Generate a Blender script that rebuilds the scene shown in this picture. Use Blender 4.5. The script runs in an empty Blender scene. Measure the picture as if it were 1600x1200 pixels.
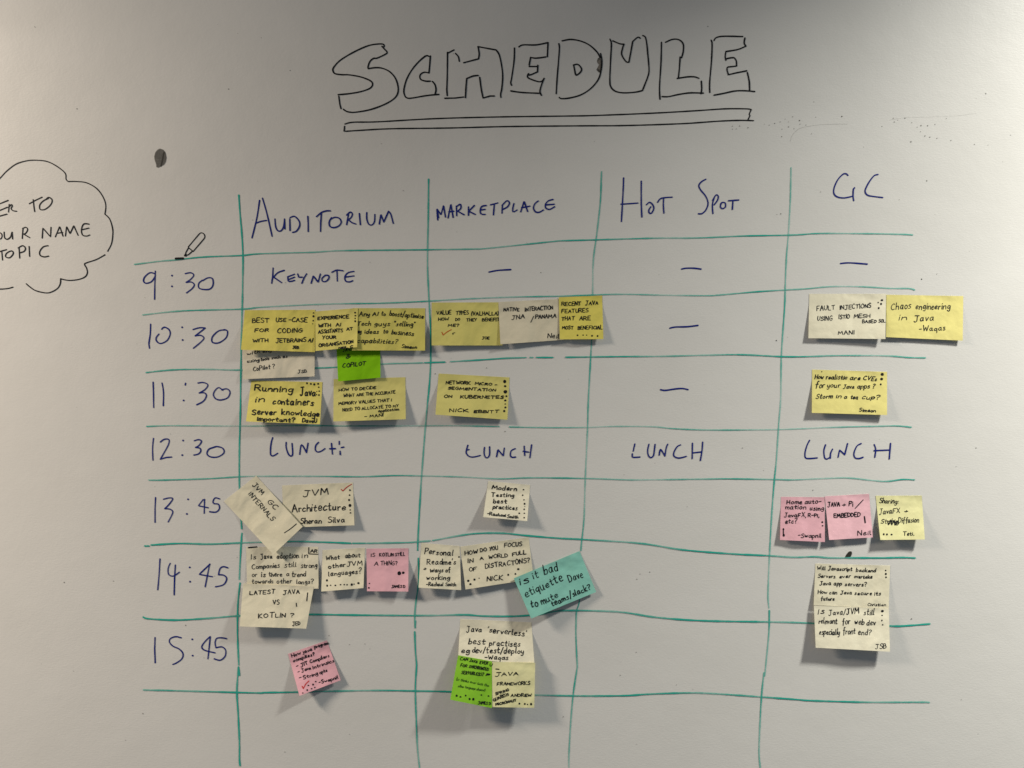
import bpy, math, random
from mathutils import Vector
R = math.radians
rnd = random.Random(11)
scene = bpy.context.scene
C = scene.collection

# ------------------------------------------------------------------ camera, world, lamps, exposure
S = 0.00113            # metres of board per photograph pixel
DIST = 1.36            # phone to board
CZ = 1.50              # height of the picture centre
cam_d = bpy.data.cameras.new('camera')
cam_d.sensor_width = 36.0
cam_d.lens = 36.0 * DIST / (1600 * S)
cam_d.clip_start = 0.02
cam_d.clip_end = 60
cam = bpy.data.objects.new('camera', cam_d)
cam.location = (0, -DIST, CZ)
cam.rotation_euler = (R(90), 0, 0)
C.objects.link(cam)
scene.camera = cam

world = bpy.data.worlds.new('World')
scene.world = world
world.use_nodes = True
bg = world.node_tree.nodes['Background']
bg.inputs['Color'].default_value = (0.81, 0.91, 1.0, 1)     # light bounced round the room
bg.inputs['Strength'].default_value = 0.122

def downlight(name, px, py, out, size, watts, colour, spread):
    l = bpy.data.lights.new(name, 'AREA')
    l.shape = 'DISK'
    l.size = size
    l.energy = watts
    l.color = colour
    l.spread = R(spread)
    o = bpy.data.objects.new(name, l)
    o.location = ((px - 800) * S, -out, CZ + (600 - py) * S)
    o.rotation_euler = (0, 0, 0)                              # shines straight down
    C.objects.link(o)
    return o
downlight('ceiling_downlight', 2500, -750, 0.70, 0.23, 100, (1.0, 0.975, 0.875), 129)
downlight('ceiling_downlight', -1480, -550, 0.78, 0.42, 172, (1.0, 0.86, 0.70), 177)

scene.view_settings.view_transform = 'Standard'
scene.view_settings.look = 'None'
scene.view_settings.exposure = 0
scene.view_settings.gamma = 1
scene.view_settings.use_curve_mapping = False

# ------------------------------------------------------------------ materials
def new_mat(name):
    m = bpy.data.materials.new(name)
    m.use_nodes = True
    nt = m.node_tree
    return m, nt, nt.nodes['Principled BSDF'], nt.nodes['Material Output']

def noise(nt, vec, scale, detail=4, rough=.55, dist=0):
    n = nt.nodes.new('ShaderNodeTexNoise')
    n.inputs['Scale'].default_value = scale
    n.inputs['Detail'].default_value = detail
    n.inputs['Roughness'].default_value = rough
    n.inputs['Distortion'].default_value = dist
    nt.links.new(vec, n.inputs['Vector'])
    return n.outputs['Fac']

def ramp(nt, fac, stops):
    r = nt.nodes.new('ShaderNodeValToRGB')
    r.color_ramp.elements[0].position = stops[0][0]
    r.color_ramp.elements[0].color = (*stops[0][1], 1)
    r.color_ramp.elements[1].position = stops[-1][0]
    r.color_ramp.elements[1].color = (*stops[-1][1], 1)
    for p, c in stops[1:-1]:
        e = r.color_ramp.elements.new(p)
        e.color = (*c, 1)
    nt.links.new(fac, r.inputs['Fac'])
    return r.outputs['Color']

def mapping(nt, scale=(1, 1, 1)):
    tc = nt.nodes.new('ShaderNodeTexCoord')
    mp = nt.nodes.new('ShaderNodeMapping')
    mp.inputs['Scale'].default_value = scale
    nt.links.new(tc.outputs['Object'], mp.inputs['Vector'])
    return mp.outputs['Vector']

def bump(nt, height, strength, dist, bsdf, prev=None):
    b = nt.nodes.new('ShaderNodeBump')
    b.inputs['Strength'].default_value = strength
    b.inputs['Distance'].default_value = dist
    nt.links.new(height, b.inputs['Height'])
    if prev: nt.links.new(prev, b.inputs['Normal'])
    nt.links.new(b.outputs['Normal'], bsdf.inputs['Normal'])
    return b.outputs['Normal']

def board_material():
    m, nt, b, out = new_mat('whiteboard_enamel')
    v = mapping(nt)
    vs = mapping(nt, (1, 1, 2.2))
    # faint wiped-ink bloom and grime, then a fine grain
    bloom = ramp(nt, noise(nt, mapping(nt, (1, 1, 1.6)), 2.6, 5, .6, .6), [(.25, (.725, .715, .69)), (.75, (.775, .765, .745))])
    grain = ramp(nt, noise(nt, vs, 420, 2), [(.3, (.95, .95, .95)), (.7, (1, 1, 1))])
    mx = nt.nodes.new('ShaderNodeMix')
    mx.data_type = 'RGBA'
    mx.blend_type = 'MULTIPLY'
    mx.inputs[0].default_value = 1
    nt.links.new(bloom, mx.inputs[6])
    nt.links.new(grain, mx.inputs[7])
    nt.links.new(mx.outputs[2], b.inputs['Base Color'])
    b.inputs['Specular IOR Level'].default_value = .5
    rr = ramp(nt, noise(nt, v, 6, 4), [(.3, (.36, .36, .36)), (.7, (.46, .46, .46))])
    nt.links.new(rr, b.inputs['Roughness'])
    n1 = bump(nt, noise(nt, mapping(nt, (1, 1, 2.0)), 190, 2, .5, .5), .15, .0008, b)
    bump(nt, noise(nt, v, 14, 3), .12, .004, b, n1)
    return m

def paper_material(name, col, dark):
    m, nt, b, out = new_mat(name)
    v = mapping(nt)
    c = ramp(nt, noise(nt, v, 18, 4, .6), [(.3, dark), (.7, col)])
    oi = nt.nodes.new('ShaderNodeObjectInfo')
    hs = nt.nodes.new('ShaderNodeHueSaturation')
    mr = nt.nodes.new('ShaderNodeMapRange')
    mr.inputs['To Min'].default_value, mr.inputs['To Max'].default_value = .93, 1.04
    nt.links.new(oi.outputs['Random'], mr.inputs['Value'])
    nt.links.new(mr.outputs[0], hs.inputs['Value'])
    mr2 = nt.nodes.new('ShaderNodeMapRange')
    mr2.inputs['To Min'].default_value, mr2.inputs['To Max'].default_value = 1.08, .86
    nt.links.new(oi.outputs['Random'], mr2.inputs['Value'])
    nt.links.new(mr2.outputs[0], hs.inputs['Saturation'])
    nt.links.new(c, hs.inputs['Color'])
    nt.links.new(hs.outputs['Color'], b.inputs['Base Color'])
    b.inputs['Roughness'].default_value = .85
    b.inputs['Specular IOR Level'].default_value = .22
    n1 = bump(nt, noise(nt, v, 900, 2), .25, .0002, b)
    n2 = bump(nt, noise(nt, v, 30, 3), .35, .003, b, n1)
    bump(nt, noise(nt, v, 13, 2, .4, 1.2), .45, .009, b, n2)
    return m

def ink_material(name, col, thin, rough=.4, streak=.0):
    m, nt, b, out = new_mat(name)
    at = nt.nodes.new('ShaderNodeAttribute')
    at.attribute_name = 'ink'
    v = mapping(nt, (1, 1, 1))
    n = noise(nt, v, 420, 3, .6)
    ad = nt.nodes.new('ShaderNodeMath'); ad.operation = 'MULTIPLY_ADD'
    ad.inputs[1].default_value = streak
    nt.links.new(n, ad.inputs[0])
    nt.links.new(at.outputs['Fac'], ad.inputs[2])
    sb = nt.nodes.new('ShaderNodeMath'); sb.operation = 'SUBTRACT'; sb.use_clamp = True
    sb.inputs[1].default_value = streak * .5
    nt.links.new(ad.outputs[0], sb.inputs[0])
    c = ramp(nt, sb.outputs[0], [(.45, thin), (.95, col)])
    nt.links.new(c, b.inputs['Base Color'])
    b.inputs['Roughness'].default_value = rough
    b.inputs['Specular IOR Level'].default_value = .3
    tr = nt.nodes.new('ShaderNodeBsdfTransparent')
    ms = nt.nodes.new('ShaderNodeMixShader')
    nt.links.new(sb.outputs[0], ms.inputs[0])
    nt.links.new(tr.outputs[0], ms.inputs[1])
    nt.links.new(b.outputs[0], ms.inputs[2])
    nt.links.new(ms.outputs[0], out.inputs['Surface'])
    return m

M = {
    'board': board_material(),
    'yellow': paper_material('yellow_paper', (.79, .70, .19), (.75, .66, .175)),
    'dull_yellow': paper_material('dull_yellow_paper', (.70, .635, .185), (.66, .60, .17)),
    'lemon': paper_material('pale_lemon_paper', (.84, .81, .47), (.80, .77, .43)),
    'cream': paper_material('cream_paper', (.825, .775, .60), (.795, .745, .57)),
    'ivory': paper_material('ivory_paper', (.76, .70, .55), (.72, .66, .51)),
    'pink': paper_material('pink_paper', (.80, .43, .50), (.77, .41, .475)),
    'green': paper_material('green_paper', (.27, .60, .03), (.24, .56, .025)),
    'teal': paper_material('teal_paper', (.20, .56, .47), (.18, .53, .44)),
    'black': ink_material('black_marker_ink', (.006, .006, .008), (.05, .035, .03), .35, .25),
    'blue': ink_material('navy_marker_ink', (.008, .018, .20), (.02, .04, .26), .35, .25),
    'tealink': ink_material('green_marker_ink', (.028, .42, .335), (.20, .57, .50), .4, .7),
    'pen': ink_material('black_pen_ink', (.006, .006, .009), (.03, .03, .03), .5, .2),
    'greenpen': ink_material('thin_pen_ink_on_green', (.02, .07, .01), (.04, .12, .02), .5, .2),
    'red': ink_material('red_pen_ink', (.55, .03, .025), (.5, .06, .04), .5, .2),
    'orange': ink_material('orange_pen_ink', (.55, .13, .02), (.5, .15, .04), .5, .2),
    'grey': ink_material('wiped_ink', (.03, .028, .022), (.07, .065, .055), .5, .4),
}

# ------------------------------------------------------------------ geometry helpers
def P(px, py, z=0.0):
    """point z metres in front of the board that stands behind photograph pixel (px, py)"""
    k = (DIST - z) / DIST
    return ((px - 800) * S * k, -z, CZ + (600 - py) * S * k)

def board_map(x, y, dz):
    return P(x, y, dz)

def catmull(pts, n=8):
    if len(pts) < 3: return list(pts)
    out = []
    q = [pts[0]] + list(pts) + [pts[-1]]
    for i in range(1, len(q) - 2):
        p0, p1, p2, p3 = q[i-1], q[i], q[i+1], q[i+2]
        for k in range(n):
            t = k / n
            out.append(tuple(.5 * (2*p1[j] + (p2[j]-p0[j])*t + (2*p0[j]-5*p1[j]+4*p2[j]-p3[j])*t*t
                             + (3*p1[j]-p0[j]-3*p2[j]+p3[j])*t**3) for j in (0, 1)))
    out.append(tuple(pts[-1]))
    return out

def resample(pts, step):
    out = [pts[0]]
    acc = 0.0
    for a, b in zip(pts, pts[1:]):
        L = math.hypot(b[0]-a[0], b[1]-a[1])
        if L < 1e-6: continue
        d = step - acc
        while d < L:
            t = d / L
            out.append((a[0] + (b[0]-a[0])*t, a[1] + (b[1]-a[1])*t))
            d += step
        acc = (acc + L) % step if L + acc >= step else acc + L
    e = pts[-1]
    if math.hypot(out[-1][0]-e[0], out[-1][1]-e[1]) > step * .3 or len(out) < 2: out.append(e)
    else: out[-1] = e
    return out

class Ink:
    """collects marker strokes as thin raised ribbons; build() links them as one mesh"""
    def __init__(self, mapf, base=.00030):
        self.v, self.f, self.a, self.map, self.base, self.n = [], [], [], mapf, base, 0
    def stroke(self, pts, w, ink=1.0, smooth=False, step=1.3, vary=.12, fade=0.0, lowvar=0.0):
        if smooth: pts = catmull(pts)
        pts = resample(pts, step)
        if len(pts) < 2: return
        n = len(pts)
        self.n += 1
        dz = self.base + (self.n % 12) * .000012
        ph, ph2, ph3 = rnd.random()*6.3, rnd.random()*6.3, rnd.random()*6.3
        rows = []
        def tang(i):
            a, b = pts[max(0, i-1)], pts[min(n-1, i+1)]
            L = math.hypot(b[0]-a[0], b[1]-a[1]) or 1
            return (b[0]-a[0])/L, (b[1]-a[1])/L
        for i, p in enumerate(pts):
            s = i * step
            hw = .5 * w * (1 + vary * (.6*math.sin(s*.11+ph) + .4*math.sin(s*.31+ph2)))
            den = ink + lowvar * math.sin(s*.022+ph3) * .6 + lowvar*.4*math.sin(s*.071+ph)
            if fade and i > n*.6: den -= fade * (i - n*.6) / (n*.4)
            rows.append((p, tang(i), hw, den))
        p, t, hw, d = rows[0]
        rows = [((p[0]-t[0]*hw*.85, p[1]-t[1]*hw*.85), t, hw*.45, d)] + [((p[0]-t[0]*hw*.45, p[1]-t[1]*hw*.45), t, hw*.85, d)] + rows
        p, t, hw, d = rows[-1]
        rows += [((p[0]+t[0]*hw*.45, p[1]+t[1]*hw*.45), t, hw*.85, d), ((p[0]+t[0]*hw*.85, p[1]+t[1]*hw*.85), t, hw*.45, d)]
        b0 = len(self.v)
        for (p, t, hw, d) in rows:
            nx, ny = -t[1], t[0]
            self.v.append(self.map(p[0]+nx*hw, p[1]+ny*hw, dz))
            self.v.append(self.map(p[0], p[1], dz + .00005))
            self.v.append(self.map(p[0]-nx*hw, p[1]-ny*hw, dz))
            self.a += [d, d, d]
        for i in range(len(rows)-1):
            a = b0 + 3*i
            self.f += [(a, a+1, a+4, a+3), (a+1, a+2, a+5, a+4)]
    def blob(self, poly, ink=1.0, jitter=0.0):
        self.n += 1
        dz = self.base + (self.n % 12) * .000012
        cx = sum(p[0] for p in poly)/len(poly); cy = sum(p[1] for p in poly)/len(poly)
        b0 = len(self.v)
        self.v.append(self.map(cx, cy, dz + .00004)); self.a.append(ink)
        for p in poly:
            self.v.append(self.map(p[0], p[1], dz)); self.a.append(ink + jitter*(rnd.random()-.5))
        n = len(poly)
        for i in range(n): self.f.append((b0, b0+1+i, b0+1+(i+1) % n))
    def dot(self, x, y, r, ink=1.0, squash=1.0, n=10):
        a0 = rnd.random()*3
        poly = []
        for k in range(n):
            a = -2*math.pi*k/n
            rr = r*(1+.18*math.sin(a+a0)+.12*(rnd.random()-.5))
            poly.append((x+rr*math.cos(a), y+rr*squash*math.sin(a)))
        self.blob(poly, ink)
    def build(self, name, mat, parent, label=None):
        if not self.f: return None
        me = bpy.data.meshes.new(name)
        me.from_pydata(self.v, [], self.f)
        at = me.attributes.new('ink', 'FLOAT', 'POINT')
        at.data.foreach_set('value', self.a)
        me.materials.append(M[mat])
        for p in me.polygons: p.use_smooth = True
        me.update()
        # face every ribbon towards the room
        o = bpy.data.objects.new(name, me)
        C.objects.link(o)
        if parent is not None:
            o.parent = parent
            o.matrix_parent_inverse = parent.matrix_basis.inverted()
        if label: o['label'] = label
        return o

def parse(s):
    """'~x,y x,y|x,y x,y' -> [(smooth, points)]"""
    res = []
    for st in s.split('|'):
        st = st.strip()
        sm = st.startswith('~')
        pts = [tuple(float(c) for c in q.split(',')) for q in st.lstrip('~').split()]
        res.append((sm, pts))
    return res

def traced(ink, s, ox, oy, k, w, dens=1.0, **kw):
    for sm, pts in parse(s):
        q = [(ox + x/k, oy + y/k) for x, y in pts]
        if len(q) == 1:
            ink.dot(q[0][0], q[0][1], w*.72, dens)
        else:
            ink.stroke(q, w, dens, smooth=sm, **kw)

# ------------------------------------------------------------------ the whiteboard
def box_mesh(name, x0, x1, z0, z1, y0, y1, bevel):
    import bmesh
    bm = bmesh.new()
    bmesh.ops.create_cube(bm, size=1)
    for v in bm.verts:
        v.co = Vector(((x0+x1)/2 + v.co.x*(x1-x0), (y0+y1)/2 + v.co.y*(y1-y0), (z0+z1)/2 + v.co.z*(z1-z0)))
    bmesh.ops.bevel(bm, geom=bm.edges[:], offset=bevel, segments=3, affect='EDGES')
    me = bpy.data.meshes.new(name)
    bm.to_mesh(me)
    bm.free()
    return me
bme = box_mesh('whiteboard', -2.6, 2.6, .35, 2.62, 0.0, .024, .003)
bme.materials.append(M['board'])
board = bpy.data.objects.new('whiteboard', bme)
C.objects.link(board)
board['label'] = 'large white dry-erase board with a hand-drawn timetable grid under the word SCHEDULE'
board['category'] = 'whiteboard'

def mark(name, mat, jobs, w, label=None, dens=1.0, parent=board, **kw):
    ink = Ink(board_map)
    for (s, ox, oy, k) in jobs:
        traced(ink, s, ox, oy, k, w, dens, **kw)
    return ink.build(name, mat, parent, label)

# --- title, one outlined letter after another
TA, TB = (500, 30, 4.4444), (840, 30, 4.4444)
title = [
 ("~445,190 440,174 400,172 330,185 230,230 140,285 94,335 90,360 105,378 150,385 200,386 280,400 345,425 365,450 345,480 280,503 200,517 125,524|~430,188 445,205 465,228 455,242 395,270 370,272 345,295 333,330 335,343|~335,343 385,336 430,340 480,362 520,405 540,460 540,510 515,550 450,590 350,627 250,645 205,645 180,638 162,625|130,535 137,590 145,620", TA),
 ("~755,258 745,253 725,260 680,300 635,355 600,420 582,490 588,530 605,547 640,547 740,530 825,522|766,255 762,310 756,373|~756,373 725,368 700,380 692,400 702,420 735,430 765,430|~780,432 798,455 805,490 797,525", TA),
 ("885,230 883,400 880,490 883,530|887,235 930,213|~940,237 960,260 967,292|997,302 1100,275|~1100,275 1105,240 1097,190|1097,190 1160,202 1222,213|~1225,217 1245,250 1262,330 1268,400 1262,480 1254,520 1256,543|1210,533 1180,533 1132,547|~1132,547 1120,490 1108,403|~1097,390 1060,395 1018,412|1018,412 1013,470 1009,545|997,540 940,547 867,549", TA),
 ("~1350,200 1347,290 1330,410 1324,440 1330,458|~1380,192 1410,178 1500,178 1583,162|1583,162 1578,260|~1567,262 1500,270 1462,265|1462,265 1452,318|1452,328 1510,328|1512,320 1510,365|~1510,365 1455,388 1448,378|~1448,378 1440,395 1450,410 1510,432 1540,430 1556,410|~1556,410 1540,450 1527,500 1537,528|~1325,498 1400,508 1520,514", TA),
 ("~147,170 151,200 145,290 136,400 129,517|~170,150 230,140 300,152 360,180 410,225 435,265|~437,238 447,290 440,360 420,420 370,480 300,525 220,547 165,551 150,543|250,318 262,380 268,388|~248,318 280,314 305,345 295,370 272,388", TB),
 ("~502,138 512,170 508,260 502,400 503,455|~503,455 515,480 545,502 600,511 680,506 728,495|~728,495 738,470 765,400 774,350 765,240 758,170 748,125 730,113|~712,132 695,125 660,155|660,155 645,240 634,298|~634,298 615,295 590,260 583,235 590,200 598,177|~600,173 570,170 522,150", TB),
 ("~860,160 857,300 847,470 850,555|~888,160 935,140 980,142 1010,170 1012,220 1000,268|990,262 985,340 978,408|~970,411 1040,400 1090,400 1120,410|~1137,430 1140,480 1136,517|~865,537 910,537 980,522 1060,511 1152,513", TB),
 ("~1205,145 1212,175 1207,300 1195,440 1196,508|~1225,148 1240,128 1290,118 1425,120|~1440,130 1435,165 1447,187|~1447,187 1390,210 1308,224|~1308,224 1303,260 1308,285|~1308,275 1340,268 1365,268 1380,290 1382,325|~1382,325 1335,330 1320,333 1316,350 1325,385|1325,385 1380,372 1452,358|~1457,370 1470,430 1473,492|~1225,527 1290,515 1370,498 1440,496 1508,502", TB),
]
for s, z in title:
    mark('title_letter', 'black', [(s, *z)], 2.3)
mark('title_underline', 'black', [
    ("~172,728 230,715 400,712 800,690 1250,678 1711,672 1911,668 2311,652 2611,635 2811,622 2961,622 2995,628|~2995,628 2981,660 2986,668 2973,697|~177,778 300,770 500,760 900,755 1300,745 1811,740 2111,738 2511,725 2761,708 2911,702 3011,704|170,743 167,777", *TA)], 2.1)

# --- cloud bubble at the frame's left side
TC = (0, 220, 4)
bubble = mark('thought_bubble', 'black', [
    ("~-40,262 0,232 40,190 100,145 170,124 230,121 290,128 340,150 390,185 410,210 412,240 425,254|~425,254 480,254 540,262 600,295 640,345 660,400 655,458|~655,458 685,490 703,550 703,600 695,645 672,690|655,712 648,716|~645,718 600,742 540,762 527,772 540,795 545,825 530,850 490,866 430,872 378,862|~378,862 375,895 355,925 310,948 270,948 220,935 185,912 163,893|~80,914 50,922 0,926 -60,920", *TC)], 1.75)
for s in ["-5,394 50,372|-8,437 45,415|-10,472 42,458|-8,392 -12,472|57,397 52,445|~53,415 70,398 76,408 68,422 80,436 103,440",
          "182,393 220,372 262,352|207,368 211,410 216,442|~300,360 270,375 248,400 250,428 280,428 315,400 325,370 305,353 290,362",
          "~-8,572 8,580 12,595 5,612 -8,612|~25,570 28,605 45,615 65,600 72,575|75,570 78,613",
          "~140,548 160,540 172,553 162,575 148,583|143,545 138,610|148,583 185,605",
          "263,607 267,545 315,600 318,540|345,600 372,535 393,595|355,578 390,572|408,595 415,535 437,580 460,530 487,590|~555,520 522,520 508,555 515,588 540,595 560,588|508,556 555,545",
          "-12,694 40,680|10,690 15,745|~60,690 38,705 35,725 60,730 82,705 75,688 55,692|~112,670 140,655 158,670 150,690 122,700|118,667 122,733|181,660 184,722|~300,655 270,662 248,690 250,715 275,725 303,720"]:
    mark('bubble_word', 'black', [(s, *TC)], 1.85, parent=bubble)

# --- pen symbol over the first rule
pi = Ink(board_map)
traced(pi, "865,570 1130,255|~1130,255 1165,225 1210,220 1255,250 1278,295 1275,335 1260,365|1260,365 985,685|865,570 875,595 985,685|865,600 800,715 800,750|960,685 860,770 830,775", 240, 350, 16, 1.6)
pi.blob([(240+x/16, 350+y/16) for x, y in [(755, 780), (790, 738), (815, 750), (838, 778), (815, 815), (765, 810)]])
pen = pi.build('pen_drawing', 'black', board)
bar = Ink(board_map, .0007)
traced(bar, "550,865 735,858", 240, 350, 16, 3.6)
bar.build('ink_bar', 'black', pen)

# --- hours down the left side
H1, H2 = (200, 400, 3.528), (200, 740, 3.75)
hours = [
 ("~148,97 120,92 92,115 85,138 100,150 130,140 150,110|150,83 147,160 146,238|241,108|241,167|~315,97 345,92 362,105 345,128 320,145|~320,145 348,143 365,158 352,180 322,203|~410,133 390,150 390,175 415,184 450,182 468,160 465,125 440,120 412,135", H1),
 ("~124,375 122,430 115,480 118,508|~185,403 200,392 225,405 232,430 215,465 180,482 158,470 155,450 170,430|297,392|300,462|~358,405 395,395 425,397|425,397 370,440|~370,440 400,437 418,452 400,475 360,508|~540,407 500,412 465,445 465,475 500,478 540,450 548,415 530,405", H1),
 ("138,695 140,760 141,835|~187,700 195,750 194,825|317,701 315,711|306,797|~385,700 415,697 440,710 425,735 392,755|~392,755 420,754 432,770 415,800 378,820|~522,740 500,725 480,740 470,765 485,788 515,793 550,780 562,750 545,732 515,737", H1),
 ("~140,1005 135,1060 137,1125|~178,1025 200,1010 225,1012 222,1040 195,1090 178,1120|178,1120 210,1110 240,1108|303,1018|298,1097|~365,1018 390,1012 405,1022 390,1045 372,1055|~372,1055 397,1060 400,1078 385,1092 362,1097|~470,1055 445,1065 435,1090 455,1107 495,1107 528,1085 522,1060 490,1050 465,1057", H1),
 ("161,140 158,200 158,285|~207,150 240,142 262,147 240,180 215,205|~215,205 245,208 262,222 255,245 235,283|351,150|344,236|440,152 412,188 470,200|448,150 446,232|~537,148 510,142 497,165 505,176|~505,176 530,180 535,205 515,225 478,223", H2),
 ("187,500 182,590 174,680|~247,525 235,555 238,590 265,600 300,578|277,535 272,620 270,710|361,550|363,632|480,530 417,590 495,604|478,530 452,662|~585,552 560,545 540,555 530,590|~530,592 560,595 578,615 560,650 512,663", H2),
 ("158,960 156,1030 159,1108|~312,962 280,955 250,965 242,985 262,1010 300,1028 322,1055 315,1085 285,1108 262,1118|376,970|378,1067|~480,955 450,985 432,1015 450,1035 510,1050|482,955 468,1085|~577,967 550,962 520,965 510,990 515,1020|~515,1020 550,1015 572,1035 568,1070 540,1093 505,1085", H2),
]
for s, z in hours:
    st = s.split('|')
    i0 = next(i for i, q in enumerate(st) if len(q.split()) == 1 or q.startswith('317,701'))
    for nm, part in (('hour_digits', st[:i0]), ('colon_dot', st[i0:i0+1]), ('colon_dot', st[i0+1:i0+2]), ('minute_digits', st[i0+2:])):
        mark(nm, 'blue', [('|'.join(part), *z)], 2.1, dens=.97, lowvar=.10)

# --- column headings
heads = [
 ("~177,165 165,250 150,330 118,458|~200,148 235,270 275,445|~145,345 185,330 230,322|~297,310 303,370 320,402 345,402 365,370 372,310|372,310 375,388|413,310 415,400|~415,300 450,290 485,325 490,365 465,405 435,415|554,290 557,350 557,408|~622,292 660,260 700,247 730,247|660,260 655,340 653,408|~740,300 722,330 725,365 755,378 795,365 815,335 800,305 765,297 735,310|872,275 858,355|~858,280 885,257 902,270 895,295 872,318|872,318 900,340 930,350|957,268 965,355|~1015,260 1015,310 1030,350 1055,357 1075,330 1078,275|1113,350 1125,275 1148,335|1150,330 1185,250|~1185,250 1203,275 1222,345", (370, 280, 5)),
 ("120,318 112,230 145,278 165,205 180,295|116,240 126,300|200,302 222,195 240,298|205,255 245,250|265,210 268,285|~265,215 295,195 300,225 275,250|275,250 325,277|360,215 360,282|405,205 362,250 413,275|~498,205 465,212 452,240 458,270 490,275|455,240 490,235|532,200 590,185|562,195 555,278|625,200 622,265|~622,205 660,168 680,185 665,215 630,235|~715,190 706,230 710,255 740,240|768,255 795,172 822,252|775,222 840,210|~905,170 880,190 868,225 885,255 915,257 945,240|~1020,158 985,168 962,195 965,225 995,235 1032,215|962,200 1030,195", (660, 280, 5)),
 ("~172,90 168,200 155,430|~310,115 310,280 315,395|152,295 285,286|~350,300 375,280 400,300 408,330 390,365 372,362 370,340 385,315|~438,280 460,252 500,243 552,240|~485,245 483,300 487,365|~815,100 780,120 760,150 775,185 815,235 832,290 815,340 785,368 757,370|~880,245 866,300 870,368|~868,265 895,222 912,235 905,265 880,300|~935,290 928,315 945,330 968,315 965,285 940,282 930,295|992,268 1072,262|1027,265 1022,335", (940, 260, 5)),
 ("~625,120 610,107 585,112 545,155 518,215 515,260 540,287 590,296 640,288 660,282|~677,217 668,230 665,280 670,317|~860,113 830,122 795,165 765,220 760,250 780,275 830,285 897,293", (1200, 250, 5)),
]
for s, z in heads:
    st = s.split('|')
    for part in ((st[:6], st[6:]) if z[0] == 940 else (st,)):       # HOT and SPOT are two words
        mark('heading_lettering', 'blue', [('|'.join(part), *z)], 2.25)
words = [
 ("283,693 280,760 272,812|~370,712 320,730 287,765|287,765 350,808|398,762 450,742|400,785 450,765|~398,762 402,795 425,797 450,790|475,740 483,765 512,765|545,738 525,770 507,813|580,812 597,755 635,805 652,740|~690,750 665,775 670,797 695,798 718,775 715,752 688,750|~742,727 780,710 830,715|782,715 785,795|~915,720 870,730 845,760 850,795 880,802 905,793|845,765 915,755", (370, 280, 5)),
 ("~160,85 145,140 138,220 145,255 170,258 208,235|~290,130 290,180 310,240 335,262 352,240 346,140|~420,245 432,160 450,165 485,228|485,228 500,138|~600,130 575,160 570,200 590,222 625,215 662,190|725,140 735,243|708,192 762,190|800,120 800,150|808,215 810,248|820,180 845,175", (400, 670, 6.154)),
 ("~455,228 445,265 443,290 465,315 500,320 552,308|450,265 465,262|~585,245 582,290 592,320 610,325 625,300 625,240|680,318 690,262 732,312 740,250|~825,255 795,270 787,305 800,322 828,320|895,235 900,308|887,275 930,282|953,225 940,325", (640, 650, 5)),
 ("460,218 447,275|~440,295 442,320 470,322 500,320|~570,220 560,270 567,310 585,325 605,310 612,270 618,222|~650,305 658,264 668,268 695,312|~695,312 705,250 717,220|~818,225 790,240 765,285 768,315 805,328 862,315|910,212 908,332|908,288 980,280|~990,203 985,270 972,347", (900, 650, 5)),
 ("~425,190 405,230 390,285 393,325 420,332 485,327|~550,225 537,270 543,325 560,336 580,325|~605,258 590,290 587,330|648,322 660,265 700,302|700,302 722,215|~828,215 795,235 772,290 780,325 810,332 843,322|~930,222 942,260 935,322|930,270 1050,265|1058,213 1048,335", (1180, 650, 5)),
]
for s, z in words:
    mark('cell_lettering', 'blue', [(s, *z)], 2.2)
for s, z in [("~520,725 590,712 690,706", (660, 280, 5)), ("~625,802 660,795 720,795 777,802", (940, 260, 5)),
             ("~567,808 640,803 775,813", (1200, 250, 5)), ("~652,323 690,315 770,313 847,304", (900, 440, 4.4444)),
             ("~587,750 620,755 690,745 740,742 778,750", (900, 440, 4.4444))]:
    mark('dash_mark', 'blue', [(s, *z)], 2.4)

# --- ruled lines of the timetable
G = (0, 0, 1)
verts = [
 "~373,305 375,335 378,370 379.5,405 379,440 378.5,470 377,530 376.5,560 376,600 375.5,640 374,700 374,760 376.7,813 377.5,826|~378,833 377,845 375,880 374,905|~375,911 372,937 371,961 371,993 373,1039|~372.5,1042 374,1055|~372.5,1042 370,1080 372,1115 374,1160 374,1185 375,1196",
 "~669.6,280 669,340 668,390 668,420 669.6,456 672,500 673,530 673,560 671,600 666,650 659,740 657,770 653.6,830 652.6,860|~653.5,872 654.3,894 653.5,915 649.7,942 648,964 648.7,981|649.5,970 648.5,980|~648,987 649,1015 651,1039|~651,1039 649,1075 650,1115 652,1165 655.5,1200 657,1215",
 "~940,268 939.4,280 938,316 932.4,366 927,408 926,458 925,500 924.3,532 922.5,566 919,631 918,670 914.4,750 912.5,810 908.7,847 907.5,860|~907,880 905.5,937 901,955 900,977 900,999 902,1042|~902,1042 896,1082 892,1125 889,1177 889,1200 890,1220",
 "~1236,262 1235,310 1232,365 1229,400 1227,445 1226,480 1221,555 1220,620 1217,660 1213,720 1210,750 1206,802 1202.5,865 1200,927 1201.5,950|~1202,954 1201.5,987 1197,1035 1195,1056|~1193.7,1051 1190,1087 1187,1142 1186,1177 1188,1200 1189,1220",
]
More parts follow.
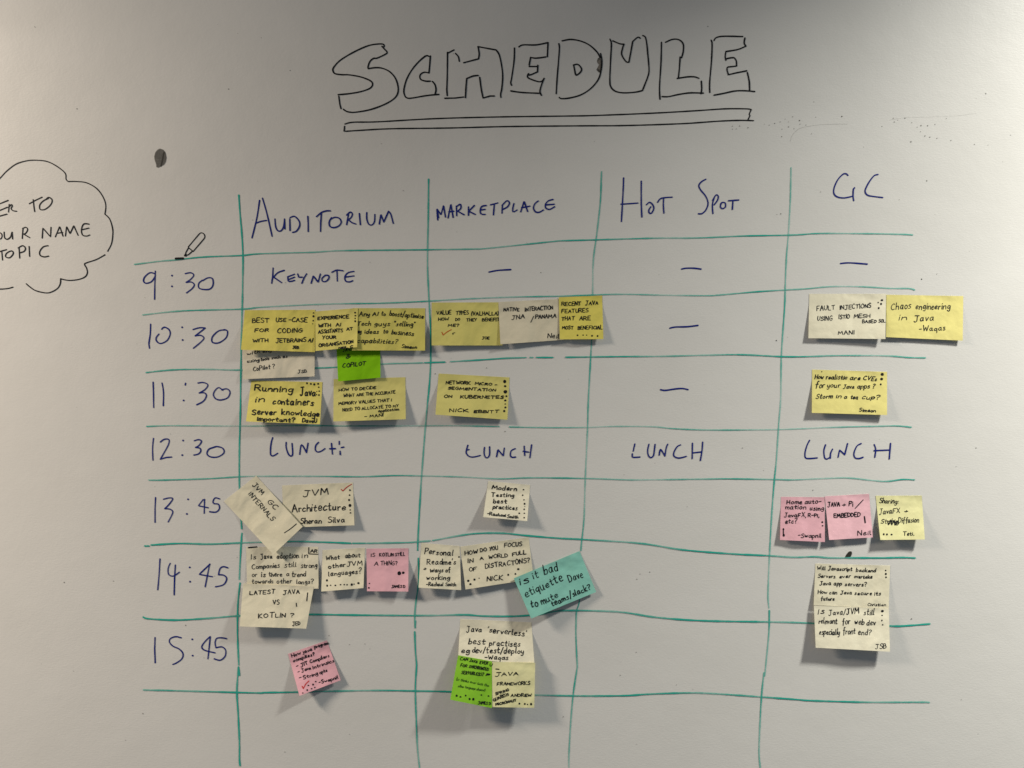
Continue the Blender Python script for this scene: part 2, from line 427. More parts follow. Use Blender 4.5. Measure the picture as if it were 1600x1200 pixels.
horiz = [
 "~210,413 250,408 275,406 300,403 325,401 377.5,399 400,396.7 450,395 490,394 530,391.6 610,390.6 670,390 740,389 760,388 860,377.6 880,376 930,374.6 1020,372 1090,371.6 1160,368.6 1240,367 1280,364.6 1360,365 1410,366 1426,367",
 "~222.7,492 285,485.6 378.6,482.8 411,479.7 508.8,475 593.8,473.6 657.5,471 700,468.5 732,466.7 800,464 872,462.7 900,461.8 967.5,459.6 1035,461 1102.5,461.8 1125,460.7 1181,455.8 1226,453 1260,451 1300,447.6 1350,448 1390,450.4 1420,450.6 1429,453",
 "~228,582 271,577.7 327.6,577 375.7,578 492.4,575 526,573.5 601.4,568.5 640,567.4 660,566.8|~663,566.8 676,566.2 695,565.6|~703.6,565 754,562 790,559.6 822,558.6|828,558.5 833,558.5|838,558.4 864,558.4|~884,558 967.5,557 1035,556.5 1102.5,554.8 1158.8,554 1221.8,557 1260,557 1300,555.6 1350,555.4 1390,556 1420,558.4 1446,559",
 "~229,666.2 271,665 375.7,665.6 475,665 545,665.5 640,665.4 700,665 780,666.4|~796,667 860,668 920,667.6 960,666 1020,666.6 1050,669.4 1100,671.6 1160,671.6 1216,671 1260,669.4 1300,667.6 1380,665.6 1404,665.4 1424,667.4",
 "~232,750 253,750 320,748 378.7,744.5 405,744 497.5,744 562.5,744.7 611,743 640,743 720,745 780,748 830,746.4 916,747.4 980,749.6 1020,749.4 1100,748.4 1140,748 1210,749 1240,749.6 1300,747 1330,747 1380,752 1410,749 1429,749.6",
 "226,853 232.5,853|~236,851.5 280,849 328,850 378.7,848 455,846 506,847 547.6,848.7|551,848.7 571,848.7|~573,848.7 614.7,848 640,847.4 672,845|~676,844.5 717.5,836.8 746.6,833.3 785,833 824,836.8 872,840.7 915,843 1002,849 1065,858.7 1140,865 1200,868 1240.6,870.5 1273,869.7 1297.5,871.6 1340,871.5 1378.7,871.6 1411,871 1430,871.8",
 "~223.7,964 232.5,966.7 275,968.7 325,966 375,962 430,960.5 486,960 565,961 665,961.7 725,960.5 756,962.4 804.7,962.7 845,959.5 860,956.6 888.5,953.8 967,956 1026,964.5 1097.5,969.7 1202,971.6 1240,972.5 1266.7,973.6 1330,976.5 1390,978 1409.7,978 1453,974.7",
 "~223.7,1078 260,1078.7 287.5,1079.5 400,1082.5 415,1082 480,1081 515,1080 590,1078.7 647.5,1079.5 702.5,1080.7 860,1086.5 967,1087 1014,1084.4 1073.7,1082.5 1121,1084 1240,1092.5 1266.7,1094.5 1353,1097 1440,1097 1452,1097.5",
]
for i, s in enumerate(verts):
    ink = Ink(board_map, .00030)
    traced(ink, s, *G, (2.5, 2.4, 2.2, 2.35)[i], (.90, .84, .66, .68)[i], lowvar=.25, step=2, vary=.2)
    ink.build('grid_line', 'tealink', board)
dens_h = [.86, .74, .84, .66, .74, .93, .92, .93]
wid_h = [2.1, 2.1, 2.2, 1.95, 2.1, 2.5, 2.7, 2.5]
for i, s in enumerate(horiz):
    ink = Ink(board_map, .00046)
    traced(ink, s, *G, wid_h[i], dens_h[i]-.06, lowvar=.26, step=2, vary=.2)
    ink.build('grid_line', 'tealink', board)

# --- rubbed blots, scratches and specks left on the surface
ink = Ink(board_map)
ink.blob([(x/4, 220+y/4) for x, y in [(1000, 48), (1020, 55), (1034, 72), (1041, 105), (1036, 132), (1025, 150), (1006, 160), (990, 168), (977, 165), (976, 150), (966, 120), (963, 98), (970, 72), (985, 54)]], .66, .1)
ink.stroke([(1024/4, 220+70/4), (1014/4, 220+120/4), (1005/4, 220+158/4)], 1.8, .9, smooth=True)
ink.build('ink_smudge', 'grey', board)
ink = Ink(board_map)
ink.blob([(840+x/4.4444, 30+y/4.4444) for x, y in [(432, 262), (418, 272), (412, 290), (416, 305), (430, 312), (424, 335), (408, 352), (424, 368), (436, 372), (440, 340), (443, 300), (438, 270)]], .75, .2)
ink.build('ink_smudge', 'grey', board)
ink = Ink(board_map)
ink.blob([(1200+x/6.154, 760+y/6.154) for x, y in [(735, 688), (755, 652), (775, 628), (790, 622), (806, 627), (808, 650), (795, 678), (770, 684), (748, 690)]], .93, .05)
ink.build('ink_blot', 'grey', board)
ink = Ink(board_map)
traced(ink, "~330,280 340,250 365,222 400,205 500,190 640,187", 1140, 140, 3.478, 1.0, .16)
traced(ink, "~870,165 960,152 1100,148 1250,140 1340,128", 1140, 140, 3.478, .9, .10)
ink.build('faint_scratch', 'grey', board)
ink = Ink(board_map)
for x, y, r in [(1341, 47, .5), (320, 202, 1.6), (275, 176, 1.2), (245, 183, 1.2), (215, 193, 1.2), (190, 188, .8), (302, 160, 1), (343, 147, 1.2), (380, 168, 1.5), (383, 187, 1), (415, 192, 1), (350, 213, 1), (285, 215, 1), (283, 256, 1.2), (468, 150, 1), (445, 240, 1), (610, 146, 1.5), (320, 175, 1), (15, 215, 1.2), (37, 213, 1.2), (55, 197, 1.4), (100, 207, 1.3), (15, 198, 1), (1040, 196, 1.9), (1020, 204, 1.1), (1076, 196, 1.4), (985, 283, 1.9), (895, 176, 1.3), (953, 155, 1.4), (990, 180, 1.1), (1038, 228, 1.2), (1062, 251, 1.6), (1088, 258, 1.3), (1127, 265, 1.4), (1203, 276, 1.2), (1330, 297, 1.2), (1392, 22, 1.6), (828, 200, 1), (1178, 157, 1), (1116, 190, 1), (1527, 247, .9), (728, 312, .8), (1073, 496, 1), (890, 156, 1), (915, 165, .8), (458, 66, .9)]:
    ink.dot(1140 + x/3.478, 140 + y/3.478, r*.70, .45 + .35*rnd.random(), n=7)
for x, y in [(54, 42), (408, 59), (453, 110), (357, 139), (177, 908), (223, 1115), (994, 1019), (969, 1055), (546, 1147), (941, 520), (514, 993), (546, 1007), (570, 1006), (578, 1014), (1015, 894), (1000, 897), (995, 905), (1213, 532), (1214, 335), (1220, 334), (680, 584), (789, 674), (1106, 41), (630, 298), (578, 410), (845, 426), (1282, 300), (1448, 282), (1405, 312), (1464, 428), (1440, 436), (335, 900), (100, 910), (1270, 766), (508, 765), (1424, 967), (480, 1040), (730, 610), (1160, 700), (290, 977), (120, 170), (1525, 700), (1494, 729), (880, 1120), (445, 1175), (760, 575), (700, 540)]:
    ink.dot(x, y, .5 + .55*rnd.random(), .4 + .45*rnd.random(), n=7)
for k in range(70):
    ink.dot(20 + 1560*rnd.random(), 20 + 1160*rnd.random(), .35 + .4*rnd.random(), .25 + .35*rnd.random(), n=6)
sp = ink.build('ink_specks', 'grey', board)
sp['kind'] = 'stuff'

# ------------------------------------------------------------------ handwriting: single-stroke letters, re-jittered each time
FONT = {
'A': "0,0 3,10 6,0|1,4 5,4", 'B': "0,0 0,10|~0,10 4,9.5 4,6 .5,5.3|~.5,5.3 5,5 5.3,.8 0,0", 'C': "~5.5,9 3,10 .3,6 .5,2 3,0 5.8,1",
'D': "0,0 0,10|~0,10 4,9 5.8,5 4,1 0,0", 'E': "5,10 0,10 0,0 5,0|0,5 4,5", 'F': "5.5,10 0,10 0,0|0,5 4,5",
'G': "~5.5,9 3,10 .3,6 .5,2 3,0 5.3,1.5 5.5,4.5|3.2,4.5 6,4.6", 'H': "0,0 0,10|5.6,0 5.6,10|0,5 5.6,5", 'I': "0,0 .3,10",
'J': "~4,10 4,4 3.5,.5 1.5,-1 0,.5|1,10 6,10", 'K': "0,0 0,10|5.2,10 0,4.5 5.8,0", 'L': "0,10 0,0 5,0", 'M': "0,0 .5,10 3.5,3 6.3,10 7.4,0",
'N': "0,0 0,10 5.3,0 5.3,10", 'O': "~3,10 .3,7 .3,3 3,0 5.8,3 5.8,7 3.3,10 2.4,9.7", 'P': "0,0 0,10|~0,10 4.5,9.5 5,6.5 3,5 0,4.8",
'Q': "~3,10 .3,7 .3,3 3,0 5.8,3 5.8,7 3.3,10|3.5,3 6.5,-1", 'R': "0,0 0,10|~0,10 4.5,9.5 4.8,6.5 3,5.2 0,4.8|2,5 5.8,0",
'S': "~5.3,9 3.5,10 .8,8.5 1.5,6 4.5,4.5 5.2,2 3,0 0,1", 'T': "3,0 3.1,10|0,10 6.3,10", 'U': "~0,10 0,4 1.5,.3 3.5,.2 5.2,3 5.3,10",
'V': "0,10 2.8,0 5.8,10", 'W': "0,10 1.6,0 4,7 6,0 8,10", 'X': "0,0 5.5,10|0,10 5.5,0", 'Y': "0,10 2.8,5|5.8,10 2,0", 'Z': "0,10 5.5,10 0,0 6,0",
'a': "~4.3,5 2,5.5 .3,3 1,.3 3,.5 4.3,4.5|~4.4,5.3 4.3,1.5 5.1,0", 'b': "0.3,10 0,0|~0,2.5 2,5.3 4,4.5 4,1.5 2,0 0,1", 'c': "~4,4.8 2,5.5 .2,3 1,.3 4,.8",
'd': "~4,4.5 2,5.4 .2,3 1,.2 3,.6 4.2,3|4.5,10 4.3,0", 'e': "~.3,2.8 3.8,3.3 3.5,5.2 1.8,5.5 .3,3 1.2,.2 4.2,.8", 'f': "~4.3,9.5 3,10 2,8 1.8,-2|0,5 4,5.3",
'g': "~4.1,5 2,5.5 .3,3.2 1.5,.8 3.8,2.5|~4.4,5.3 4.2,-1 3,-3.5 .5,-2.5", 'h': "0,10 0,0|~0,3 2,5.3 3.8,4.5 4,0", 'i': "0.3,5.3 .3,0|.3,7.6 .5,8.1",
'j': "~2,5.3 2,-1.5 .8,-3.2 -.3,-2.2|2,7.6 2.2,8.1", 'k': "0,10 0,0|4,5.5 0,2.5 4.3,0", 'l': "~.3,10 .2,2 .6,0 1.3,.3",
'm': "0,5.3 0,0|~0,3 1.6,5.3 3,4.3 3,0|~3,3 4.6,5.3 6,4.3 6.2,0", 'n': "0,5.3 0,0|~0,3 2,5.3 3.8,4.3 4,0", 'o': "~2,5.5 .2,3.5 .7,.7 2.5,0 4.2,2 3.8,4.7 1.8,5.5",
'p': "0,5.3 -.3,-4|~0,3.5 2,5.5 4,4.2 3.8,1.2 2,0 0,1", 'q': "~4.2,5 2,5.5 .3,3.2 1.5,.6 3.8,2.5|4.4,5.4 4.2,-4", 'r': "0,5.3 0,0|~0,3 1.5,5.2 3,5",
's': "~3.5,5 2,5.5 .6,4.3 3,2.3 3.2,.7 1.5,0 0,.7", 't': "~1.8,8.7 1.6,1.5 2.3,0 3.8,.8|0,5.4 3.8,5.6", 'u': "~0,5.3 .2,1.2 1.6,0 3.4,1.5|~3.6,5.3 3.6,1 4.3,0",
'v': "0,5.3 1.9,0 3.9,5.3", 'w': "0,5.3 1.3,0 2.8,4 4.2,0 5.7,5.3", 'x': "0,0 4,5.3|0,5.3 4,0", 'y': "~0,5.3 .3,2 2,1 3.4,2.5|~3.7,5.3 3.4,-1.5 2,-3.6 .3,-2.8", 'z': "0,5.3 3.8,5.3 0,0 4,0",
'?': "~0,8.5 1.5,10 4,9.5 4,7 2,5 1.8,2.8|1.8,.5 2,0", '-': "0,4.3 4,4.6", '/': "0,-1.5 3.5,11", '(': "~2,11 .4,7 .4,3 2,-1", ')': "~0,11 1.6,7 1.6,3 0,-1", '+': "0,4 5,4.2|2.5,1.5 2.5,7",
'.': "0,0 .5,.4", ',': "0.6,.6 0,-1.8", "'": "0.2,10.5 0,8.2", '"': "0,10.5 0,8.2|1.8,10.5 1.8,8.2", ':': "0,1 .4,1.3|0,5 .4,5.3", '!': "0.3,10 .2,3|.2,.3 .4,.6",
'&': "~5,1 2.5,5.5 1.2,8.5 3,9.8 4,8 .6,3 .8,.5 3,0 5.3,3.5", '@': "~1,1 4,5 3,8.5 .8,7 3,5 6,6.5 6.5,3 4,2 1,2.5",
}
GLY = {k: parse(v) for k, v in FONT.items()}
WID = {k: max(max(p[0] for p in pts) for _, pts in g) for k, g in GLY.items()}

def write(ink, text, x0, y0, x1, y1, h, w, slant=.06, jit=.45, dens=1.0):
    L = math.hypot(x1-x0, y1-y0)
    dx, dy = (x1-x0)/L, (y1-y0)/L
    ux, uy = dy, -dx                         # up, in pixels
    gap = 2.2
    items, cur = [], 0.0
    for ch in text:
        if ch == ' ':
            cur += 4.2; continue
        wv = WID[ch] * (1 + .16*(rnd.random()-.5))
        items.append((ch, cur, wv))
        cur += max(wv, .6) + gap*(.8+.4*rnd.random())
    T = max(cur - gap, .5)
    sx = L / T if T > 2 else h/10
    sy = h / 10 * (.84 if text.upper() == text else .90)
    for ch, c0, wv in items:
        rot = (rnd.random()-.5)*.2
        hs = 1 + .30*(rnd.random()-.5)
        lift = (rnd.random()-.5)*1.1
        k = wv / WID[ch] if WID[ch] > .5 else 1
        sl = slant + (rnd.random()-.5)*.10
        for sm, pts in GLY[ch]:
            q = []
            for gx, gy in pts:
                gx = gx*k + (rnd.random()-.5)*jit
                gy = gy*hs + (rnd.random()-.5)*jit + lift
                gx, gy = gx + sl*gy, gy + rot*gx
                X, Y = (c0+gx)*sx, gy*sy
                q.append((x0 + dx*X + ux*Y, y0 + dy*X + uy*Y))
            ink.stroke(q, w*(.70+.16*rnd.random()), dens, smooth=sm, step=.7, vary=.16)

# ------------------------------------------------------------------ sticky notes
NOTE_GROUP = 'sticky notes on the schedule board'
LIFT = .78
class Note:
    def __init__(self, zoom, quad, z, paper, label, start=.23, power=1.12, wave=.5, part_of_group=True, seed=0):
        self.o, self.k = zoom[:2], zoom[2]
        self.q = [self.px(*c) for c in quad]
        self.z = [a*.001*LIFT for a in z]          # TL, TR, BR, BL distance from the board, mm
        self.s, self.p, self.wv, self.ph = start, power, wave*.001, rnd.random()*6
        self.label = label
        self.obj = self.paper(paper)
    def px(self, x, y):
        return (self.o[0] + x/self.k, self.o[1] + y/self.k)
    def at(self, u, v):
        a, b, c, d = self.q
        return tuple((a[i]*(1-u)+b[i]*u)*(1-v) + (d[i]*(1-u)+c[i]*u)*v for i in (0, 1))
    def uv(self, x, y):
        u = v = .5
        for _ in range(8):
            p = self.at(u, v); e = 1e-3
            pu, pv = self.at(u+e, v), self.at(u, v+e)
            a, b = (pu[0]-p[0])/e, (pv[0]-p[0])/e
            c, d = (pu[1]-p[1])/e, (pv[1]-p[1])/e
            det = a*d-b*c
            rx, ry = x-p[0], y-p[1]
            u += (d*rx-b*ry)/det; v += (a*ry-c*rx)/det
        return u, v
    def depth(self, u, v):
        u, v = min(1.03, max(-.03, u)), min(1.03, max(-.03, v))
        f = max(0.0, (v-self.s)/(1-self.s)) ** self.p
        zt = self.z[0]*(1-u)+self.z[1]*u
        zb = self.z[3]*(1-u)+self.z[2]*u
        amp = min(1.0, (zb - zt)/.006)
        return zt + (zb-zt)*f + self.wv*f*amp*(math.sin(u*5.1+self.ph)+.5*math.sin(u*9.3+1.7*self.ph)) \
            + .00012*math.sin(u*7+self.ph)
    def map(self, x, y, dz):
        u, v = self.uv(x, y)
        return P(x, y, self.depth(u, v) + dz)
    def paper(self, mat):
        nu, nv, th = 26, 24, .00016
        vs, fs = [], []
        # edges are a hair uneven, like torn-off pad sheets
        for side in (0, 1):
            for j in range(nv+1):
                for i in range(nu+1):
                    u, v = i/nu, j/nv
                    x, y = self.at(u, v)
                    vs.append(P(x, y, self.depth(u, v) + (0 if side == 0 else -th)))
        n = (nu+1)*(nv+1)
        idx = lambda i, j, s: s*n + j*(nu+1)+i
        for j in range(nv):
            for i in range(nu):
                fs.append((idx(i, j, 0), idx(i, j+1, 0), idx(i+1, j+1, 0), idx(i+1, j, 0)))
                fs.append((idx(i, j, 1), idx(i+1, j, 1), idx(i+1, j+1, 1), idx(i, j+1, 1)))
        ring = [(i, 0) for i in range(nu)] + [(nu, j) for j in range(nv)] + [(i, nv) for i in range(nu, 0, -1)] + [(0, j) for j in range(nv, 0, -1)]
        r0 = len(vs)
        for sd in (0, 1):
            for (i, j) in ring: vs.append(vs[idx(i, j, sd)])
        m_ = len(ring)
        for t in range(m_):
            t2 = (t+1) % m_
            fs.append((r0+t, r0+t2, r0+m_+t2, r0+m_+t))
        me = bpy.data.meshes.new('sticky_note')
        org = Vector(P(*self.at(.5, .0), self.depth(.5, 0)))
        me.from_pydata([tuple(Vector(p)-org) for p in vs], [], fs)
        me.materials.append(M[mat])
        for k, p in enumerate(me.polygons): p.use_smooth = k < 2*nu*nv
        me.update()
        o = bpy.data.objects.new('sticky_note', me)
        o.location = org
        C.objects.link(o)
        o['label'] = self.label
        o['category'] = 'sticky note'
        o['group'] = NOTE_GROUP
        return o
    def inkset(self):
        return Ink(self.map, .00022)
    def text(self, lines, w=1.6, mat='pen', name='handwriting', slant=.06, jit=.45, dens=1.0):
        ink = self.inkset()
        for (t, x0, y0, x1, y1, h) in lines:
            a, b = self.px(x0, y0), self.px(x1, y1)
            write(ink, t, a[0], a[1], b[0], b[1], h/self.k, w, slant, jit, dens)
        ink.build(name, mat, self.obj)
        return self
    def dots(self, ds):
        for (x, y, r) in ds:
            ink = self.inkset()
            p = self.px(x, y)
            ink.dot(p[0], p[1], r/self.k*(.95+.35*rnd.random()), 1.0, .75+.5*rnd.random())
            ink.build('vote_dot', 'pen', self.obj)
        return self
    def line(self, name, s, w, mat='pen'):
        ink = self.inkset()
        traced(ink, s, self.o[0], self.o[1], self.k, w, 1.0, step=.8)
        ink.build(name, mat, self.obj)
        return self

Z1 = (370, 470, 9.23)
Note(Z1, [(90, 520), (1125, 500), (1120, 1090), (85, 1130)], (.4, .4, 4.5, 4.5), 'ivory',
     'ivory note half hidden under the yellow BEST USE-CASE note').text([
    ("with", 145, 780, 325, 752, 51), ("any", 370, 745, 500, 735, 47), ("using", 150, 890, 322, 872, 51), ("tools", 345, 868, 462, 848, 51), ("such", 500, 838, 625, 828, 48),
    ("as", 660, 824, 725, 820, 48), ("CoPilot ?", 235, 1015, 545, 968, 69)], 1.35, slant=.14).text([("JSB", 880, 1040, 1005, 1035, 47)], 1.17, name='signature')
Z3 = (485, 470, 8.42)
Note(Z3, [(340, 560), (918, 545), (922, 1010), (365, 1060)], (.4, .4, 5, 5), 'green',
     'bright green note hanging half covered under two yellow notes').text([
    ("JAVA", 425, 670, 560, 650, 46), ("&", 465, 762, 520, 745, 52), ("COPILOT", 422, 880, 720, 842, 56)], 1.5, slant=.2)
Note(Z3, [(555, 97), (1510, 97), (1508, 655), (545, 652)], (.5, .5, 9, 8), 'dull_yellow',
     'dull yellow wide note reading AI TO BOOST, tucked behind the smaller EXPERIENCE note').text([
    ("Any", 638, 203, 775, 200, 66), ("AI", 815, 195, 885, 195, 60), ("to", 930, 195, 985, 195, 58), ("boost/optimise", 1040, 195, 1485, 232, 70),
    ("Tech", 612, 325, 790, 325, 66), ("guys", 840, 330, 1035, 330, 66), ("\"selling\"", 1100, 330, 1370, 337, 66),
    ("my", 620, 425, 668, 425, 60), ("ideas", 710, 430, 890, 430, 64), ("to", 955, 425, 1015, 425, 58), ("business", 1065, 437, 1350, 460, 70),
    ("capabilities?", 612, 550, 1135, 566, 66)], 1.55, slant=.16).text([("Simeon", 1200, 620, 1395, 630, 46)], 1.55, name='signature')
Note(Z1, [(115, 135), (1131, 130), (1126, 740), (60, 705)], (.5, .5, 8, 12.5), 'yellow',
     'yellow wide note reading BEST USE-CASE, leftmost in the 10:30 row').text([
    ("BEST", 222, 318, 462, 308, 72), ("USE", 565, 302, 705, 300, 66), ("-CASE", 750, 300, 1010, 306, 70), ("FOR", 258, 450, 455, 440, 56),
    ("CODING", 585, 462, 940, 455, 70), ("WITH", 232, 595, 450, 590, 58), ("JETBRAINS", 565, 602, 995, 590, 66), ("AI", 1028, 590, 1090, 598, 66)], 1.7).text(
    [("JEB", 805, 690, 890, 690, 48)], 1.7, name='signature').dots([(1103, 175, 11), (1103, 225, 14), (1100, 285, 11), (1093, 330, 8)])
Note(Z3, [(63, 140), (625, 95), (615, 610), (67, 660)], (1.0, 1.2, 11.5, 10), 'yellow',
     'small yellow note reading EXPERIENCE WITH AI ASSISTANTS, overlapping a wider dull yellow one').text([
    ("EXPERIENCE", 95, 250, 505, 228, 48), ("WITH", 105, 345, 265, 337, 48), ("AI", 335, 335, 400, 330, 48), ("ASSISTANTS", 105, 430, 425, 408, 50),
    ("AT", 475, 390, 555, 380, 42), ("YOUR", 155, 505, 335, 495, 48), ("ORGANISATION", 110, 607, 560, 557, 48)], 1.7).text(
    [("NEIL C", 372, 632, 555, 614, 30)], 1.5, name='signature').dots([(585, 157, 12), (588, 195, 11), (587, 232, 7), (588, 270, 11)])
Z6 = (370, 585, 5.714)
Note(Z6, [(130, 55), (765, 68), (742, 445), (82, 420)], (.4, .4, 14, 16), 'yellow',
     'yellow note reading IN CONTAINERS in thick black marker, 11:30 row').text([
    ("Running", 160, 142, 495, 160, 62), ("Java:", 565, 187, 715, 192, 74), ("in", 165, 245, 245, 247, 60), ("containers", 320, 262, 685, 277, 66),
    ("Server", 135, 357, 350, 360, 54), ("knowledge", 400, 357, 730, 377, 54), ("important?", 182, 412, 515, 425, 42)], 2.35).text(
    [("DaveU", 585, 427, 712, 432, 42)], 2.1, name='signature').dots([(625, 80, 8), (660, 83, 6), (690, 88, 8), (725, 83, 7), (730, 115, 6), (735, 150, 7), (732, 185, 7)])
Note(Z6, [(865, 42), (1505, 25), (1508, 400), (862, 420)], (.4, .4, 9, 13), 'dull_yellow',
     'yellow note in small capitals reading HOW TO DECIDE, under the bright green note').text([
    ("HOW TO DECIDE", 912, 152, 1240, 128, 29), ("WHAT ARE THE ACCURATE", 955, 203, 1412, 170, 29), ("MEMORY VALUES THAT I", 910, 272, 1380, 240, 29),
    ("NEED TO ALLOCATE TO MY", 945, 330, 1440, 290, 29), ("application", 1265, 338, 1445, 320, 29)], 1.35).text([("- MANI", 1140, 388, 1308, 374, 29)], 1.4, name='signature')
Z8 = (660, 460, 5.517)
Note(Z8, [(80, 70), (672, 68), (690, 440), (80, 440)], (.4, .4, 5, 9), 'dull_yellow',
     'yellow note with an orange tick, reading VALUE TYPES, in the second column').text([
    ("VALUE", 122, 175, 245, 170, 38), ("TYPES", 290, 175, 395, 172, 38), ("(VALHALLA)", 420, 180, 655, 178, 36), ("HOW", 138, 226, 225, 222, 27),
    ("DO", 285, 226, 320, 225, 26), ("THEY", 380, 232, 465, 229, 30), ("BENEFIT", 515, 231, 662, 229, 30), ("ME?", 220, 278, 312, 277, 30), ("r", 262, 345, 282, 340, 24)], 1.45).text(
    [("JOE", 515, 386, 575, 386, 26)], 1.4, name='signature').line('check_mark', "~168,325 174,338 178,350|~178,350 210,325 248,303", 1.3, 'orange')
Note(Z8, [(655, 66), (1215, 38), (1215, 392), (672, 430)], (.9, .6, 4, 9.5), 'ivory',
     'ivory note reading NATIVE INTERACTION between two yellow notes').text([
    ("NATIVE", 700, 146, 832, 142, 34), ("INTERACTION", 885, 146, 1125, 128, 38), ("JNA", 770, 215, 880, 208, 38), ("/", 935, 232, 957, 232, 56), ("PANAMA", 975, 209, 1150, 200, 38)], 1.5).text(
    [("Neil", 1080, 376, 1175, 378, 44)], 1.5, name='signature')
Note(Z8, [(1175, 25), (1550, 10), (1560, 385), (1185, 388)], (1.6, .5, 8, 8), 'yellow',
     'small square yellow note reading RECENT FEATURES, at the column edge').text([
    ("RECENT", 1200, 96, 1365, 94, 36), ("JAVA", 1405, 92, 1515, 88, 38), ("FEATURES", 1200, 160, 1430, 153, 36), ("THAT", 1200, 223, 1310, 221, 36), ("ARE", 1355, 222, 1450, 220, 36),
    ("MOST", 1205, 301, 1300, 300, 36), ("BENEFICIAL", 1340, 302, 1550, 298, 36)], 1.5).dots([(1337, 353, 6), (1385, 350, 6), (1415, 350, 4), (1462, 355, 6), (1510, 357, 7)])
Z11 = (670, 570, 10.667)
Note(Z11, [(165, 145), (1345, 210), (1310, 915), (110, 830)], (.4, .4, 7, 13), 'dull_yellow',
     'yellow note reading NETWORK SEGMENTATION with a column of dots down its right edge').text([
    ("NETWORK", 285, 318, 690, 325, 61), ("MICRO -", 770, 332, 1130, 348, 49), ("SEGMENTATION", 320, 407, 1110, 442, 49), ("ON", 258, 550, 380, 546, 54), ("KUBERNETES", 525, 556, 1240, 562, 54)], 1.61).text(
    [("NICK", 345, 782, 660, 786, 58), ("EBBITT", 750, 797, 1165, 802, 49)], 1.61, name='signature').dots(
    [(1260, 280, 20), (1270, 358, 20), (1272, 445, 25), (1290, 525, 14), (1273, 592, 15), (1272, 652, 12), (1275, 708, 14), (1255, 768, 17)])
Z12 = (1240, 450, 5.714)
Note(Z12, [(140, 52), (826, 52), (820, 455), (132, 448)], (.4, .4, 9.5, 5), 'cream',
     'cream note reading FAULT INJECTIONS, in the GC column').text([
    ("FAULT", 207, 203, 370, 190, 46), ("INJECTIONS", 415, 192, 690, 173, 44), ("USING", 213, 290, 345, 290, 44), ("ISTIO", 405, 274, 500, 270, 40), ("MESH", 540, 268, 682, 262, 36),
    ("BASED", 615, 313, 738, 309, 32), ("SOL", 760, 306, 818, 306, 30)], 1.45).text([("MANI", 400, 416, 542, 412, 40)], 1.5, name='signature').dots([(788, 107, 10), (755, 130, 5), (780, 143, 7), (760, 180, 7)])
Note(Z12, [(829, 60), (1515, 72), (1510, 470), (826, 438)], (.4, .4, 6, 5), 'yellow',
     'bright yellow note reading CHAOS ENGINEERING, far right of the grid').text([
    ("Chaos", 870, 192, 1045, 182, 62), ("engineering", 1090, 190, 1395, 186, 60), ("in", 940, 287, 1010, 282, 60), ("Java", 1075, 297, 1250, 288, 62)], 1.55, slant=.15).text(
    [("-Waqas", 1122, 384, 1355, 376, 52)], 1.55, name='signature')
Z14 = (1250, 560, 10)
Note(Z14, [(190, 175), (1360, 210), (1360, 885), (185, 850)], (.4, .4, 7.5, 8), 'yellow',
     'yellow note reading STORM IN A TEA CUP, alone in the GC column').text([
    ("How", 232, 317, 360, 317, 72), ("realistic", 410, 320, 735, 327, 76), ("are", 780, 332, 935, 337, 70), ("CVEs", 985, 332, 1190, 355, 66), ("for", 240, 455, 380, 455, 92), ("your", 425, 455, 625, 450, 76),
    ("Java", 675, 467, 845, 467, 70), ("apps ?", 895, 467, 1160, 467, 76), ("Storm", 250, 622, 500, 622, 72), ("in", 565, 620, 635, 618, 66), ("a", 690, 625, 735, 625, 66), ("tea", 790, 632, 900, 632, 72), ("cup?", 970, 632, 1230, 640, 78)], 1.65, slant=.18).text(
    [("Simeon", 925, 827, 1180, 840, 56)], 1.6, name='signature').dots([(1285, 253, 24), (1275, 318, 20), (1260, 405, 14), (340, 208, 8)])
Z15 = (340, 730, 6.667)
Note(Z15, [(672, 190), (1410, 160), (1425, 605), (690, 630)], (.4, .4, 8.5, 2.5), 'cream',
     'cream note with a red tick, reading ARCHITECTURE, in the 13:45 row').text([
    ("JVM", 890, 300, 1155, 282, 80), ("Architecture", 775, 464, 1335, 444, 84)], 1.95, slant=.04).text(
    [("Sheran", 865, 587, 1080, 584, 62), ("Silva", 1150, 577, 1320, 570, 66)], 1.8, name='signature').line('check_mark', "1287,230 1305,247|~1305,247 1345,208 1395,177", 1.3, 'red').dots(
    [(1377, 240, 7), (1373, 290, 8), (1368, 340, 8), (1377, 400, 13), (1380, 445, 6), (1383, 475, 8)])
Note(Z15, [(65, 355), (402, 88), (885, 620), (580, 910)], (.6, .6, 8.5, 11.5), 'cream',
     'cream note stuck at a steep diagonal, reading INTERNALS', wave=.2).text([
    ("JVM", 362, 190, 455, 290, 52), ("GC", 515, 365, 600, 442, 62), ("INTERNALS", 318, 283, 563, 560, 54)], 1.4).line('pen_stroke', "~695,683 760,640 820,590", 1.4)
Z17 = (735, 735, 12)
Note(Z17, [(335, 200), (1120, 275), (1065, 950), (240, 875)], (.4, .4, 11, 13), 'cream',
     'small cream note reading TESTING BEST PRACTICES, alone in its cell').text([
    ("Modern", 405, 347, 865, 387, 92), ("Testing", 395, 487, 815, 502, 80), ("best", 430, 607, 680, 617, 84), ("practices", 425, 712, 875, 742, 92)], 1.75).text(
    [("-Rachael", 315, 835, 660, 868, 60), ("Smith", 690, 887, 890, 897, 62)], 1.6, name='signature').dots(
    [(993, 360, 14), (980, 468, 13), (1003, 553, 12), (1015, 623, 14), (1020, 678, 6), (1007, 727, 14), (1008, 803, 15), (913, 803, 13), (1005, 887, 13)])
Z18 = (1200, 760, 6.154)
